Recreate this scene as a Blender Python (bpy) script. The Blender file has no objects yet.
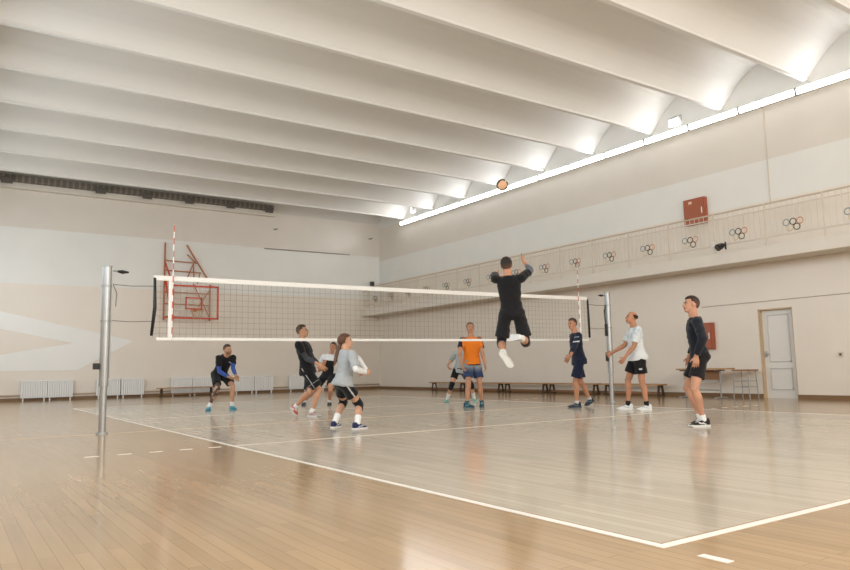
import bpy, bmesh, math, random
from mathutils import Vector, Matrix, noise
random.seed(4)
V = Vector
COL = bpy.context.scene.collection
PI = math.pi

# ------------------------------------------------------------------ materials
def nodes_mat(name):
    m = bpy.data.materials.new(name); m.use_nodes = True
    nt = m.node_tree
    return m, nt, nt.nodes['Principled BSDF']
def lin(c):
    return tuple(((x/255)/12.92 if x/255 <= .04045 else ((x/255+.055)/1.055)**2.4) for x in c) + (1,)
def plain(name, rgb, rough=.6, metal=0, bump=0, bscale=80, var=.06, spec=.5, emis=None, alpha=None):
    """noise-varied principled material"""
    m, nt, b = nodes_mat(name)
    c = lin(rgb)
    tc = nt.nodes.new('ShaderNodeTexCoord'); n = nt.nodes.new('ShaderNodeTexNoise')
    n.inputs['Scale'].default_value = bscale; n.inputs['Detail'].default_value = 3
    nt.links.new(tc.outputs['Object'], n.inputs['Vector'])
    mx = nt.nodes.new('ShaderNodeMix'); mx.data_type = 'RGBA'
    mx.inputs[6].default_value = tuple(x*(1-var) for x in c[:3])+(1,)
    mx.inputs[7].default_value = tuple(min(1, x*(1+var)) for x in c[:3])+(1,)
    nt.links.new(n.outputs['Fac'], mx.inputs[0]); nt.links.new(mx.outputs[2], b.inputs['Base Color'])
    b.inputs['Roughness'].default_value = rough; b.inputs['Metallic'].default_value = metal
    b.inputs['Specular IOR Level'].default_value = spec
    if bump:
        bp = nt.nodes.new('ShaderNodeBump'); bp.inputs['Strength'].default_value = bump; bp.inputs['Distance'].default_value = .01
        nt.links.new(n.outputs['Fac'], bp.inputs['Height']); nt.links.new(bp.outputs['Normal'], b.inputs['Normal'])
    if emis:
        b.inputs['Emission Color'].default_value = lin(emis[0]); b.inputs['Emission Strength'].default_value = emis[1]
    if alpha is not None: b.inputs['Alpha'].default_value = alpha
    return m
def vcol_mat(name, rough=.7, bump=.25, bscale=180, spec=.3, sheen=0, sss=0):
    """colour from the mesh's painted colour attribute, with a fine weave/skin noise"""
    m, nt, b = nodes_mat(name)
    a = nt.nodes.new('ShaderNodeVertexColor'); a.layer_name = 'Col'
    tc = nt.nodes.new('ShaderNodeTexCoord'); n = nt.nodes.new('ShaderNodeTexNoise')
    n.inputs['Scale'].default_value = bscale; n.inputs['Detail'].default_value = 4
    nt.links.new(tc.outputs['Object'], n.inputs['Vector'])
    mr = nt.nodes.new('ShaderNodeMapRange'); mr.inputs['To Min'].default_value = .86; mr.inputs['To Max'].default_value = 1.12
    nt.links.new(n.outputs['Fac'], mr.inputs['Value'])
    mx = nt.nodes.new('ShaderNodeMix'); mx.data_type = 'RGBA'; mx.blend_type = 'MULTIPLY'; mx.inputs[0].default_value = 1
    nt.links.new(a.outputs['Color'], mx.inputs[6]); nt.links.new(mr.outputs['Result'], mx.inputs[7])
    nt.links.new(mx.outputs[2], b.inputs['Base Color'])
    b.inputs['Roughness'].default_value = rough; b.inputs['Specular IOR Level'].default_value = spec
    if sheen: b.inputs['Sheen Weight'].default_value = sheen
    if sss:
        b.inputs['Subsurface Weight'].default_value = sss; b.inputs['Subsurface Radius'].default_value = (.01, .004, .002)
        b.inputs['Subsurface Scale'].default_value = .5
    bp = nt.nodes.new('ShaderNodeBump'); bp.inputs['Strength'].default_value = bump; bp.inputs['Distance'].default_value = .004
    nt.links.new(n.outputs['Fac'], bp.inputs['Height']); nt.links.new(bp.outputs['Normal'], b.inputs['Normal'])
    return m

# ------------------------------------------------------------------ mesh building
class MB:
    def __init__(s): s.v = []; s.f = []
    def add(s, vs, fs):
        o = len(s.v); s.v += [V(v) for v in vs]; s.f += [tuple(i+o for i in f) for f in fs]; return s
    def box(s, a, b):
        x0,y0,z0 = a; x1,y1,z1 = b
        return s.add([(x0,y0,z0),(x1,y0,z0),(x1,y1,z0),(x0,y1,z0),(x0,y0,z1),(x1,y0,z1),(x1,y1,z1),(x0,y1,z1)],
                     [(0,3,2,1),(4,5,6,7),(0,1,5,4),(1,2,6,5),(2,3,7,6),(3,0,4,7)])
    def loft(s, rings, closed=True):
        """rings: lists of points of the same count, stacked tip to tail"""
        n = len(rings[0]); vs = [p for r in rings for p in r]; fs = []
        for k in range(len(rings)-1):
            for i in range(n):
                j = (i+1) % n; fs.append((k*n+i, k*n+j, (k+1)*n+j, (k+1)*n+i))
        if closed:
            fs.append(tuple(range(n-1, -1, -1))); fs.append(tuple(range((len(rings)-1)*n, len(rings)*n)))
        return s.add(vs, fs)
    def tube(s, pts, r, n=8, closed=True):
        pts = [V(p) for p in pts]; rr = r if isinstance(r, (list, tuple)) else [r]*len(pts)
        rings = []; ref = None
        for i, p in enumerate(pts):
            d = (pts[min(i+1, len(pts)-1)]-pts[max(i-1, 0)]).normalized()
            if ref is None: ref = d.orthogonal().normalized()
            a = (ref-d*ref.dot(d)).normalized(); b = d.cross(a); ref = a
            rings.append([p+(a*math.cos(2*PI*k/n)+b*math.sin(2*PI*k/n))*rr[i] for k in range(n)])
        return s.loft(rings, closed)
    def bar(s, p, q, w, h=None, up=(0,0,1)):
        """rectangular bar from p to q"""
        p = V(p); q = V(q); h = h or w; d = (q-p).normalized(); u = V(up)
        if abs(d.dot(u)) > .99: u = V((0,1,0))
        a = d.cross(u).normalized(); b = a.cross(d)
        rings = [[c+a*x*w/2+b*y*h/2 for x, y in ((-1,-1),(1,-1),(1,1),(-1,1))] for c in (p, q)]
        return s.loft(rings)
    def ell(s, c, r, ax=None, n=14, m=9):
        """ellipsoid; ax = three axis vectors"""
        c = V(c); ax = ax or (V((1,0,0)), V((0,1,0)), V((0,0,1)))
        if not isinstance(r, (tuple, list)): r = (r, r, r)
        vs = [c-ax[2]*r[2]]; fs = []
        for i in range(1, m):
            t = -PI/2+PI*i/m
            for k in range(n):
                a = 2*PI*k/n
                vs.append(c+ax[0]*r[0]*math.cos(t)*math.cos(a)+ax[1]*r[1]*math.cos(t)*math.sin(a)+ax[2]*r[2]*math.sin(t))
        vs.append(c+ax[2]*r[2]); L = len(vs)-1
        for k in range(n):
            j = (k+1) % n; fs.append((0, 1+j, 1+k)); fs.append((L, 1+(m-2)*n+k, 1+(m-2)*n+j))
            for i in range(m-2): fs.append((1+i*n+k, 1+i*n+j, 1+(i+1)*n+j, 1+(i+1)*n+k))
        return s.add(vs, fs)
    def mesh(s, name, off=V((0,0,0))):
        me = bpy.data.meshes.new(name); me.from_pydata([v-off for v in s.v], [], s.f); me.update(); return me
    def build(s, name, mat, parent=None, off=V((0,0,0)), smooth=False, bevel=0):
        me = s.mesh(name, off)
        bm = bmesh.new(); bm.from_mesh(me); bmesh.ops.recalc_face_normals(bm, faces=bm.faces)
        if bevel: bmesh.ops.bevel(bm, geom=bm.edges[:], offset=bevel, segments=2, affect='EDGES', profile=.6)
        bm.to_mesh(me); bm.free()
        return link(name, me, mat, parent, smooth)
def link(name, me, mat, parent=None, smooth=False):
    o = bpy.data.objects.new(name, me); COL.objects.link(o)
    if mat: me.materials.append(mat)
    if parent: o.parent = parent
    if smooth:
        for p in me.polygons: p.use_smooth = True
    return o
def tag(o, label, cat, group=None, kind=None):
    o['label'] = label; o['category'] = cat
    if group: o['group'] = group
    if kind: o['kind'] = kind
    return o
def thing(name, label, cat, loc=(0,0,0), group=None):
    o = bpy.data.objects.new(name, None); o.empty_display_size = .2; COL.objects.link(o); o.location = loc
    return tag(o, label, cat, group)
def struct(o): o['kind'] = 'structure'; return o
def dup(root, loc, label, group=None, rotz=None):
    r = root.copy(); COL.objects.link(r); r.location = loc; r['label'] = label
    if group: r['group'] = group
    if rotz is not None: r.rotation_euler[2] = rotz
    for ch in list(root.children):
        c = ch.copy(); COL.objects.link(c); c.parent = r
        for g in list(ch.children):
            d = g.copy(); COL.objects.link(d); d.parent = c
    return r
def remesh(mb, name, voxel, smooth=2, off=V((0,0,0))):
    """fuse the overlapping closed shapes of mb into one continuous skin"""
    me = mb.mesh(name, off)
    bm = bmesh.new(); bm.from_mesh(me); bmesh.ops.recalc_face_normals(bm, faces=bm.faces); bm.to_mesh(me); bm.free()
    tmp = bpy.data.scenes.get('remesh_scratch') or bpy.data.scenes.new('remesh_scratch')
    o = bpy.data.objects.new('tmp', me); tmp.collection.objects.link(o)
    r = o.modifiers.new('r', 'REMESH'); r.mode = 'VOXEL'; r.voxel_size = voxel; r.adaptivity = 0
    if smooth:
        sm = o.modifiers.new('s', 'SMOOTH'); sm.factor = .5; sm.iterations = smooth
    vl = tmp.view_layers[0]; vl.update(); dg = vl.depsgraph; dg.update()
    out = bpy.data.meshes.new_from_object(o.evaluated_get(dg)); out.name = name
    bpy.data.objects.remove(o); bpy.data.meshes.remove(me)
    for p in out.polygons: p.use_smooth = True
    return out
def paint(me, fn):
    a = me.color_attributes.new('Col', 'FLOAT_COLOR', 'POINT')
    buf = []
    for v in me.vertices: buf += list(fn(v.co, v.normal))
    a.data.foreach_set('color', buf)

# ------------------------------------------------------------------ camera (a crouching photographer off the near corner of the court)
cam = bpy.data.cameras.new('camera'); co = bpy.data.objects.new('camera', cam); COL.objects.link(co)
co.matrix_world = Matrix(((0.827833499854134, -0.05062773183649677, -0.5586846420730993, -2.89481096),
                          (-0.5606779884751499, -0.10701518452801458, -0.821089485695618, -2.28536054),
                          (-0.0182178417688557, 0.992967563946339, -0.1169766095925086, 0.85565583), (0,0,0,1)))
cam.sensor_width = 36; cam.lens = 709.66/850*36; cam.clip_end = 200
bpy.context.scene.camera = co
# ================================================================== the hall: x along the net, y along the court (0 = near corner of the court)
XL, XR, YN, YB, ZR = -4.5, 13.56, -7.6, 25.6, 7.38
ZTOP = 8.35

def wall_mat(name, axis):
    """painted plaster: beige, with a pale band between two heights"""
    m, nt, b = nodes_mat(name)
    tc = nt.nodes.new('ShaderNodeTexCoord'); sp = nt.nodes.new('ShaderNodeSeparateXYZ'); nt.links.new(tc.outputs['Object'], sp.inputs[0])
    n = nt.nodes.new('ShaderNodeTexNoise'); n.inputs['Scale'].default_value = 1.3; n.inputs['Detail'].default_value = 6
    nt.links.new(tc.outputs['Object'], n.inputs['Vector'])
    n2 = nt.nodes.new('ShaderNodeTexNoise'); n2.inputs['Scale'].default_value = 14; n2.inputs['Detail'].default_value = 4
    nt.links.new(tc.outputs['Object'], n2.inputs['Vector'])
    ramp = nt.nodes.new('ShaderNodeValToRGB'); ramp.color_ramp.interpolation = 'CONSTANT'
    mz = nt.nodes.new('ShaderNodeMath'); mz.operation = 'DIVIDE'; mz.inputs[1].default_value = 10
    nt.links.new(sp.outputs['Z'], mz.inputs[0]); nt.links.new(mz.outputs[0], ramp.inputs['Fac'])
    z0, z1 = (.40, .595) if axis == 'back' else (.474, .578)
    e = ramp.color_ramp.elements; e[0].position = 0; e[0].color = lin(LOWBEIGE)
    e[1].position = z0; e[1].color = lin(BAND)
    if axis != 'back': k = ramp.color_ramp.elements.new(.729); k.color = lin((228,227,223))
    k = ramp.color_ramp.elements.new(z1); k.color = lin(UPBEIGE)
    mx = nt.nodes.new('ShaderNodeMix'); mx.data_type = 'RGBA'; mx.blend_type = 'MULTIPLY'; mx.inputs[0].default_value = 1
    mr = nt.nodes.new('ShaderNodeMapRange'); mr.inputs['To Min'].default_value = .95; mr.inputs['To Max'].default_value = 1.04
    nt.links.new(n.outputs['Fac'], mr.inputs['Value'])
    nt.links.new(ramp.outputs['Color'], mx.inputs[6]); nt.links.new(mr.outputs['Result'], mx.inputs[7]); nt.links.new(mx.outputs[2], b.inputs['Base Color'])
    b.inputs['Roughness'].default_value = .3; b.inputs['Specular IOR Level'].default_value = .4
    bp = nt.nodes.new('ShaderNodeBump'); bp.inputs['Strength'].default_value = .12; bp.inputs['Distance'].default_value = .01
    nt.links.new(n2.outputs['Fac'], bp.inputs['Height']); nt.links.new(bp.outputs['Normal'], b.inputs['Normal'])
    return m
LOWBEIGE, BAND, UPBEIGE = (233,224,212), (233,232,227), (225,218,208)
M_back = wall_mat('painted_plaster_back', 'back'); M_side = wall_mat('painted_plaster_side', 'side')
M_ceil = plain('ceiling_white', (226,224,219), .75, bscale=2, var=.02)
M_white = plain('white_paint', (228,226,220), .45, var=.02)
M_fascia = plain('balcony_cream', (224,217,206), .5, bscale=6, var=.03)
M_brown = plain('brown_skirting', (128,98,66), .5, var=.1)
M_metal = plain('galvanised_steel', (176,178,178), .38, .75, bscale=20, var=.05)
M_steel = plain('painted_steel_grey', (158,160,158), .4, .3, bscale=20, var=.05)
M_dark = plain('black_plastic', (28,27,26), .5, var=.1)
M_dkgrey = plain('dark_grey_metal', (92,88,82), .6, .2, var=.1)
M_red = plain('red_steel', (206,70,48), .45, var=.08)
M_rust = plain('rusty_brown_steel', (178,112,70), .6, .0, bscale=25, var=.15)
M_redbox = plain('red_lacquer', (158,84,54), .42, bscale=9, var=.12)
M_rail = plain('cream_rail_paint', (214,203,187), .45, var=.04)
M_railtop = plain('handrail_tan', (196,182,162), .5, var=.06)
M_wood = plain('bench_wood', (176,134,88), .45, bscale=14, var=.16)
M_dkwood = plain('desk_wood', (146,104,68), .45, bscale=14, var=.16)
M_rad = plain('radiator_white', (240,240,238), .4, var=.02)
M_radshade = plain('radiator_gap_grey', (214,216,217), .6, var=.03)
M_lamp = plain('fluorescent_glow', (255,255,255), .5, emis=((247,250,255), 17))
M_capgrey = plain('fixture_end_grey', (150,150,146), .6)
M_flood = plain('floodlight_glow', (255,255,255), .5, emis=((255,250,240), 22))
M_cord = plain('net_cord', (140,120,98), .8, var=.1)
M_rope = plain('grey_rope', (120,112,102), .8, var=.1)
M_tape = plain('white_net_tape', (235,233,228), .6, bscale=60, var=.03, bump=.1)

ORD = ['nearest one', 'second', 'third', 'fourth', 'fifth', 'sixth', 'seventh', 'eighth', 'ninth', 'tenth', 'eleventh', 'twelfth', 'thirteenth', 'fourteenth', 'fifteenth', 'sixteenth', 'seventeenth', 'eighteenth', 'nineteenth', 'twentieth']
# floor: varnished boards along y, paler inside the court, with painted lines
def floor_mat():
    m, nt, b = nodes_mat('varnished_floor_boards')
    N = nt.nodes.new; L = nt.links.new
    tc = N('ShaderNodeTexCoord'); sp = N('ShaderNodeSeparateXYZ'); L(tc.outputs['Object'], sp.inputs[0])
    sw = N('ShaderNodeCombineXYZ'); L(sp.outputs['Y'], sw.inputs[0]); L(sp.outputs['X'], sw.inputs[1])
    br = N('ShaderNodeTexBrick'); br.offset = .37; br.inputs['Scale'].default_value = 1
    br.inputs['Brick Width'].default_value = 1.6; br.inputs['Row Height'].default_value = .075
    br.inputs['Mortar Size'].default_value = .0035; br.inputs['Mortar Smooth'].default_value = .3; br.inputs['Bias'].default_value = 0
    br.inputs['Color1'].default_value = (.90,.90,.90,1); br.inputs['Color2'].default_value = (1.08,1.08,1.08,1); br.inputs['Mortar'].default_value = (.8,.77,.74,1)
    L(sw.outputs[0], br.inputs['Vector'])
    mp = N('ShaderNodeMapping'); mp.inputs['Scale'].default_value = (9, .5, 1); L(tc.outputs['Object'], mp.inputs['Vector'])
    gr = N('ShaderNodeTexNoise'); gr.inputs['Scale'].default_value = 2.2; gr.inputs['Detail'].default_value = 6; L(mp.outputs[0], gr.inputs['Vector'])
    big = N('ShaderNodeTexNoise'); big.inputs['Scale'].default_value = .55; big.inputs['Detail'].default_value = 3; L(tc.outputs['Object'], big.inputs['Vector'])
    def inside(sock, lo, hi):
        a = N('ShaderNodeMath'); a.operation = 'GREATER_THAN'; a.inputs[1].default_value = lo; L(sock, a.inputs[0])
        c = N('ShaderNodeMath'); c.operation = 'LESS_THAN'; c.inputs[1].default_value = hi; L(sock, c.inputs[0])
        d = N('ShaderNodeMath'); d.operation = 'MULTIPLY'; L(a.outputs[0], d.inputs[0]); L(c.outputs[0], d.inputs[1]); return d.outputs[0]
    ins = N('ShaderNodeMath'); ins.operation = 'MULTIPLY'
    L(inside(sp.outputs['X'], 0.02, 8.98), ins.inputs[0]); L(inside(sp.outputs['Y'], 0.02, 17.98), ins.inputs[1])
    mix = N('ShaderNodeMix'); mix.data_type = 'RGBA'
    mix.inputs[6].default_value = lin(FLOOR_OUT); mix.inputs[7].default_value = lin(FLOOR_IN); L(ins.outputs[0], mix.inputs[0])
    def mul(a, bsock):
        x = N('ShaderNodeMix'); x.data_type = 'RGBA'; x.blend_type = 'MULTIPLY'; x.inputs[0].default_value = 1; L(a, x.inputs[6]); L(bsock, x.inputs[7]); return x.outputs[2]
    g2 = N('ShaderNodeMapRange'); g2.inputs['To Min'].default_value = .88; g2.inputs['To Max'].default_value = 1.12; L(gr.outputs['Fac'], g2.inputs['Value'])
    g3 = N('ShaderNodeMapRange'); g3.inputs['To Min'].default_value = .84; g3.inputs['To Max'].default_value = 1.14; L(big.outputs['Fac'], g3.inputs['Value'])
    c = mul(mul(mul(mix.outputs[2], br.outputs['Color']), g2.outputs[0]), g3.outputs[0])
    L(c, b.inputs['Base Color'])
    rr = N('ShaderNodeMapRange'); rr.inputs['To Min'].default_value = .10; rr.inputs['To Max'].default_value = .19; L(gr.outputs['Fac'], rr.inputs['Value'])
    L(rr.outputs[0], b.inputs['Roughness']); b.inputs['Specular IOR Level'].default_value = .5
    bp = N('ShaderNodeBump'); bp.inputs['Strength'].default_value = .03; bp.inputs['Distance'].default_value = .01
    L(gr.outputs['Fac'], bp.inputs['Height']); L(bp.outputs['Normal'], b.inputs['Normal'])
    return m
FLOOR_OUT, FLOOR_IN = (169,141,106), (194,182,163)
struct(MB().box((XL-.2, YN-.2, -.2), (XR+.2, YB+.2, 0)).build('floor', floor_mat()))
M_line = plain('court_line_paint', (232,226,216), .3, bscale=9, var=.06)
lines = [((-.05,-.05),(0,18.05)), ((9,-.05),(9.05,18.05)), ((0,-.05),(9,0)), ((0,18),(9,18.05)),
        ]
lm = MB()
for (a, b_) in lines: lm.box((a[0],a[1],0), (b_[0],b_[1],.0025))
struct(lm.build('trim_1', M_line))
M_faint = plain('faded_court_line', (214,204,188), .3, bscale=9, var=.06)
struct(MB().box((0,5.95,0), (9,6.0,.0025)).box((0,12.0,0), (9,12.05,.0025)).build('trim_7', M_faint))
lm = MB()
for sx in (-1, 1):                                             # dashes that carry the attack lines past the sidelines
    for y in ((5.95,) if sx < 0 else (5.95, 12.0)):
        for k in range(5):
            x = (-.17-.325*k-.14) if sx < 0 else (9.25+.35*k)
            lm.box((x, y, 0), (x+.14, y+.05, .0025))
for x in (-.05, 9.0): lm.box((x, -.38, 0), (x+.05, -.23, .0025))
struct(lm.build('trim_2', M_line))
M_line2 = plain('worn_court_line', (214,190,158), .3, bscale=9, var=.06)
struct(MB().box((XL, 8.98, 0), (9, 9.02, .002)).build('trim_3', M_line2))

# walls
struct(MB().box((XL-.2, YB, 0), (XR+.2, YB+.2, ZTOP)).build('wall_back', M_back))
D0, D1, DH = 6.62, 7.47, 2.14                                  # door recess in the right wall
w = MB()
w.box((XR, YN-.2, 0), (XR+.2, D0, ZTOP)); w.box((XR, D1, 0), (XR+.2, YB, ZTOP)); w.box((XR, D0, DH), (XR+.2, D1, ZTOP)); w.box((XR+.2, D0-.2, 0), (XR+.25, D1+.2, DH+.2))
struct(w.build('wall_right', M_side))
w = MB(); WIN = [(-6+5.1*k, -6+5.1*k+4.0) for k in range(6)]; W0, W1 = 3.0, 6.6
w.box((XL-.2, YN-.2, 0), (XL, YB, W0)); w.box((XL-.2, YN-.2, W1), (XL, YB, ZTOP))
ys = [YN-.2]+[q for p in WIN for q in p]+[YB]
for k in range(0, len(ys), 2): w.box((XL-.2, ys[k], W0), (XL, ys[k+1], W1))
struct(w.build('wall_left', M_side))
struct(MB().box((XL-.2, YN-.2, 0), (XR+.2, YN, ZTOP)).build('wall_near', M_back))
M_glass = plain('window_glass', (235,240,245), .1, var=0, alpha=.25)
for k, (a, b_) in enumerate(WIN):
    f = MB()
    for z in (W0, (W0+W1)/2-.03, W1-.06): f.box((XL-.14, a, z), (XL-.06, b_, z+.06))
    for i in range(4): y = a+(b_-a-.06)*i/3; f.box((XL-.14, y, W0), (XL-.06, y+.06, W1))
    wo = struct(f.build('window_%d' % (k+1), M_white))
    MB().box((XL-.105, a, W0), (XL-.095, b_, W1)).build('pane', M_glass, wo)

# ceiling: concrete shells between downstand ribs
RIBS = [23.45-2.2*k for k in range(15)]
prof = []
edges = [YB+.1]+RIBS
def shell(y):                                                  # underside height at y
    for i in range(len(edges)-1):
        hi, lo = edges[i], edges[i+1]
        if lo <= y <= hi:
            mid = (hi+lo)/2; half = (hi-lo)/2-.055; t = abs(y-mid)/half
            return ZR if t >= 1 else ZR+.06+.80*(1-t**1.6)
    return ZR
ylist = []
for i in range(len(edges)-1):
    hi, lo = edges[i], edges[i+1]; mid = (hi+lo)/2; half = (hi-lo)/2-.055
    ylist += [(hi, ZR), (mid+half+1e-4, ZR)]+[(mid+half*c, shell(mid+half*c*.9999)) for c in [math.cos(PI*k/20) for k in range(21)]]+[(mid-half-1e-4, ZR)]
ylist = [p for p in ylist if p[0] > YN-.3]
cm = MB(); vs = []; fs = []; n = len(ylist)
for x in (XL-.2, XR+.05): vs += [(x, y, z) for y, z in ylist]
fs = [(i, i+1, n+i+1, n+i) for i in range(n-1)]
cm.add(vs, fs); m0 = len(ylist)
cm.box((XL-.2, YN-.3, ZTOP), (XR+.2, YB+.2, ZTOP+.1))
struct(cm.build('ceiling', M_ceil))

# skirting, ledges, pipes on the walls
struct(MB().box((XL, YB-.03, 0), (XR, YB, .11)).build('baseboard_back', M_brown))
s_ = MB(); s_.box((XR-.03, YN, 0), (XR, D0, .1)); s_.box((XR-.03, D1, 0), (XR, YB, .1)); struct(s_.build('baseboard_right', M_brown))
struct(MB().box((XL, YB-.25, 7.3), (8.4, YB, 7.5)).build('trim_4', M_fascia))
struct(MB().tube([(XL, YB-.06, .2), (XR-.1, YB-.06, .2)], .025, 8).build('trim_5', plain('heating_pipe', (190,168,140), .5), smooth=True))
struct(MB().tube([(XR-.012, 9.0, 2.32), (XR-.012, 4, 2.34)], .008, 6).build('trim_6', plain('wall_cable', (176,164,150), .6)))
struct(MB().tube([(XR-.012, 6.93, 4.7), (XR-.012, 6.93, 7.1)], .014, 6).build('trim_8', M_rail))
struct(MB().tube([(8.0, YB-.04, 5.95), (12.0, YB-.04, 5.98)], .022, 6).build('trim_9', plain('pipe_grey', (158,150,140), .6)))
# a painted pale arrow on the back wall
ar = MB(); y = YB-.004
ar.add([(-4.4,y,3.75),(2.95,y,2.07),(.94,y,1.98),(-4.4,y,3.1)], [(0,1,2,3)])
ar.add([(2.95,y,2.07),(1.1,y,1.03),(-4.4,y,1.03),(-4.4,y,.98),(-1.13,y,1.6),(.94,y,1.98)], [(0,1,2,4,5)])
struct(ar.build('trim_10', plain('pale_arrow_paint', (243,242,238), .45, bscale=3, var=.02)))

# door in the right wall
d = struct(MB().box((XR+.12, D0+.02, 0), (XR+.17, D1-.02, DH-.02)).build('door_1', M_white))
pm = MB()
for (z0, z1) in ((.2, .72), (.86, 2.0)):
    for (y0, y1, za, zb) in ((D0+.16, D1-.16, z0, z0+.025), (D0+.16, D1-.16, z1-.025, z1), (D0+.16, D0+.185, z0, z1), (D1-.185, D1-.16, z0, z1)):
        pm.box((XR+.10, y0, za), (XR+.125, y1, zb))
pm.build('panel_moulding', plain('door_moulding', (205,205,202), .5, var=.02), d, bevel=.004)
hm = MB().box((XR+.10, D1-.1, .98), (XR+.12, D1-.06, 1.12)); hm.tube([(XR+.11, D1-.08, 1.06), (XR+.06, D1-.08, 1.06), (XR+.06, D1-.2, 1.06)], .011, 8)
hm.build('door_handle', M_metal, d)
fr = MB(); fr.box((XR+.0, D1-.03, 0), (XR+.2, D1, DH)); fr.box((XR+.0, D0, DH-.03), (XR+.2, D1, DH)); fr.box((XR+.0, D0, 0), (XR+.2, D0+.02, DH))
struct(fr.build('trim_11', plain('door_reveal', (196,172,142), .6)))

# ------------------------------------------------------------------ balcony along the right wall
bm_ = MB(); bm_.box((12.62, YN, 3.25), (XR, YB, 3.42)); bm_.box((12.60, YN, 3.22), (12.66, YB, 3.50))
struct(bm_.build('trim_12', M_fascia, bevel=.008))
XBAL = 12.66
M_ring = [plain('ring_blue', (122,142,150), .5), plain('ring_black', (52,48,44), .5), plain('ring_orange', (206,140,92), .5), plain('ring_yellow', (214,196,160), .5), plain('ring_green', (62,66,56), .5)]
def railing(y0, L, label):
    g = .018
    t = thing('railing_section', label, 'railing', (XBAL, y0, 3.5), 'railing sections along the balcony')
    MB().box((-.02, g, .97), (.03, L-g, 1.0)).build('top_rail', M_railtop, t)
    MB().box((-.015, g, .84), (.015, L-g, .865)).build('middle_rail', M_rail, t)
    MB().box((-.015, g, .19), (.015, L-g, .22)).build('bottom_rail', M_rail, t)
    MB().box((-.016, -.016, -.05), (.016, .016, 1.0)).build('post', M_rail, t)
    for k in range(1, 10):
        MB().box((-.005, L*k/10-.005, .22), (.005, L*k/10+.005, .97)).build('baluster', M_rail, t)
    e = None
    for i, (dy, dz) in enumerate(((.155,0), (0,0), (-.155,.0), (.078,-.125), (-.078,-.125)) if L > 1 else ()):
        rm = MB(); R_, r_ = .070, .0115; rings = []
        for k in range(20):
            a = 2*PI*k/20; c = V((-.035, L/2+dy+R_*math.cos(a), .46+dz+R_*math.sin(a))); o = V((0, math.cos(a), math.sin(a)))
            rings.append([c+o*r_*math.cos(b)+V((r_*math.sin(b),0,0)) for b in (0, PI/2, PI, 3*PI/2)])
        rings.append(rings[0]); rm.loft(rings, closed=False)
        if e is None: e = rm.build('rings_emblem', M_ring[i], t, smooth=True)
        else: rm.build('ring', M_ring[i], e, smooth=True)
    return t
BAY = 1.3185
y_first = 5.275
names = ['far corner', 'second from the far corner', 'third from the far corner', 'fourth from the far corner']
bays = [y_first+BAY*k for k in range(-1, 16)]
bays = [y for y in bays if y+BAY < YB+.8]
proto = None
LAB = {}
for i, y in enumerate(bays):
    L_ = min(BAY, YB-y)
    k = len(bays)-1-i
    lab = ('balcony railing section with coloured rings, ' +
           ('at the near end over the door' if i == 2 else 'nearest the right edge of the photo' if i == 1 else 'just beyond the right edge of the photo' if i == 0 else
            'in front of the red cabinet, with dark spotlight' if i == 3 else 'ending against the back wall' if k == 0 else
            ORD[k]+' from the back wall corner'))
    if proto is None or L_ < BAY-.01: r = railing(y, L_, lab); proto = proto or r
    else: dup(proto, (XBAL, y, 3.5), lab)

# dark spotlight clamped on the balcony edge
def spotlight(loc, label):
    t = thing('spotlight', label, 'spotlight', loc)
    MB().tube([(-.16,.03,-.08), (-.05,0,-.03), (.04,0,0)], [.085,.075,.05], 12).build('lamp_housing', M_dark, t, smooth=False)
    MB().tube([(-.165,.031,-.083), (-.168,.032,-.085)], .072, 12).build('lens', M_dkgrey, t)
    MB().box((-.02,-.09,-.12), (.02,-.07,.06)).build('bracket', M_dark, t)
    MB().box((-.12,.14,-.05), (.02,.22,.09)).build('control_box', M_white, t, bevel=.01)
spotlight((12.52, 7.62, 3.68), 'small black spotlight clamped to the balcony edge below the red cabinet')

# ------------------------------------------------------------------ strip lights and floodlights
def strip_light(y0, label):
    t = thing('strip_light', label, 'ceiling light', (XR, y0, 7.13), 'fluorescent strip lights along the right wall')
    hb = MB().box((-.08, .02, -.015), (0, 1.44, .12)); hb.box((-.10, .0, .122), (0, 1.458, .135)); hb.box((-.095, .0, -.03), (0, 1.458, -.018)); hb.build('housing', M_white, t)  # top and bottom lips added to steer the glow off the wall
    mb = MB(); rings = []
    for yy in (.03, 1.43):
        rings.append([V((-.08-.055*math.sin(a)*1.0, yy, .05+.075*math.cos(a))) for a in [PI*k/8 for k in range(9)]])
    mb.loft(rings); mb.build('diffuser', M_lamp, t)
    MB().box((-.15, 1.40, -.03), (0, 1.458, .135)).build('end_cap', M_capgrey, t)
    return t
NST = 19; sp0 = None
for k in range(NST):
    y0 = 23.61-1.46*(k+1)
    lab = 'lit fluorescent strip light high on the right wall, ' + ORD[k] + (' to' if k == 0 else ' from') + ' the back wall'
    if sp0 is None: sp0 = strip_light(y0, lab)
    else: dup(sp0, (XR, y0, 7.13), lab)
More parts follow.
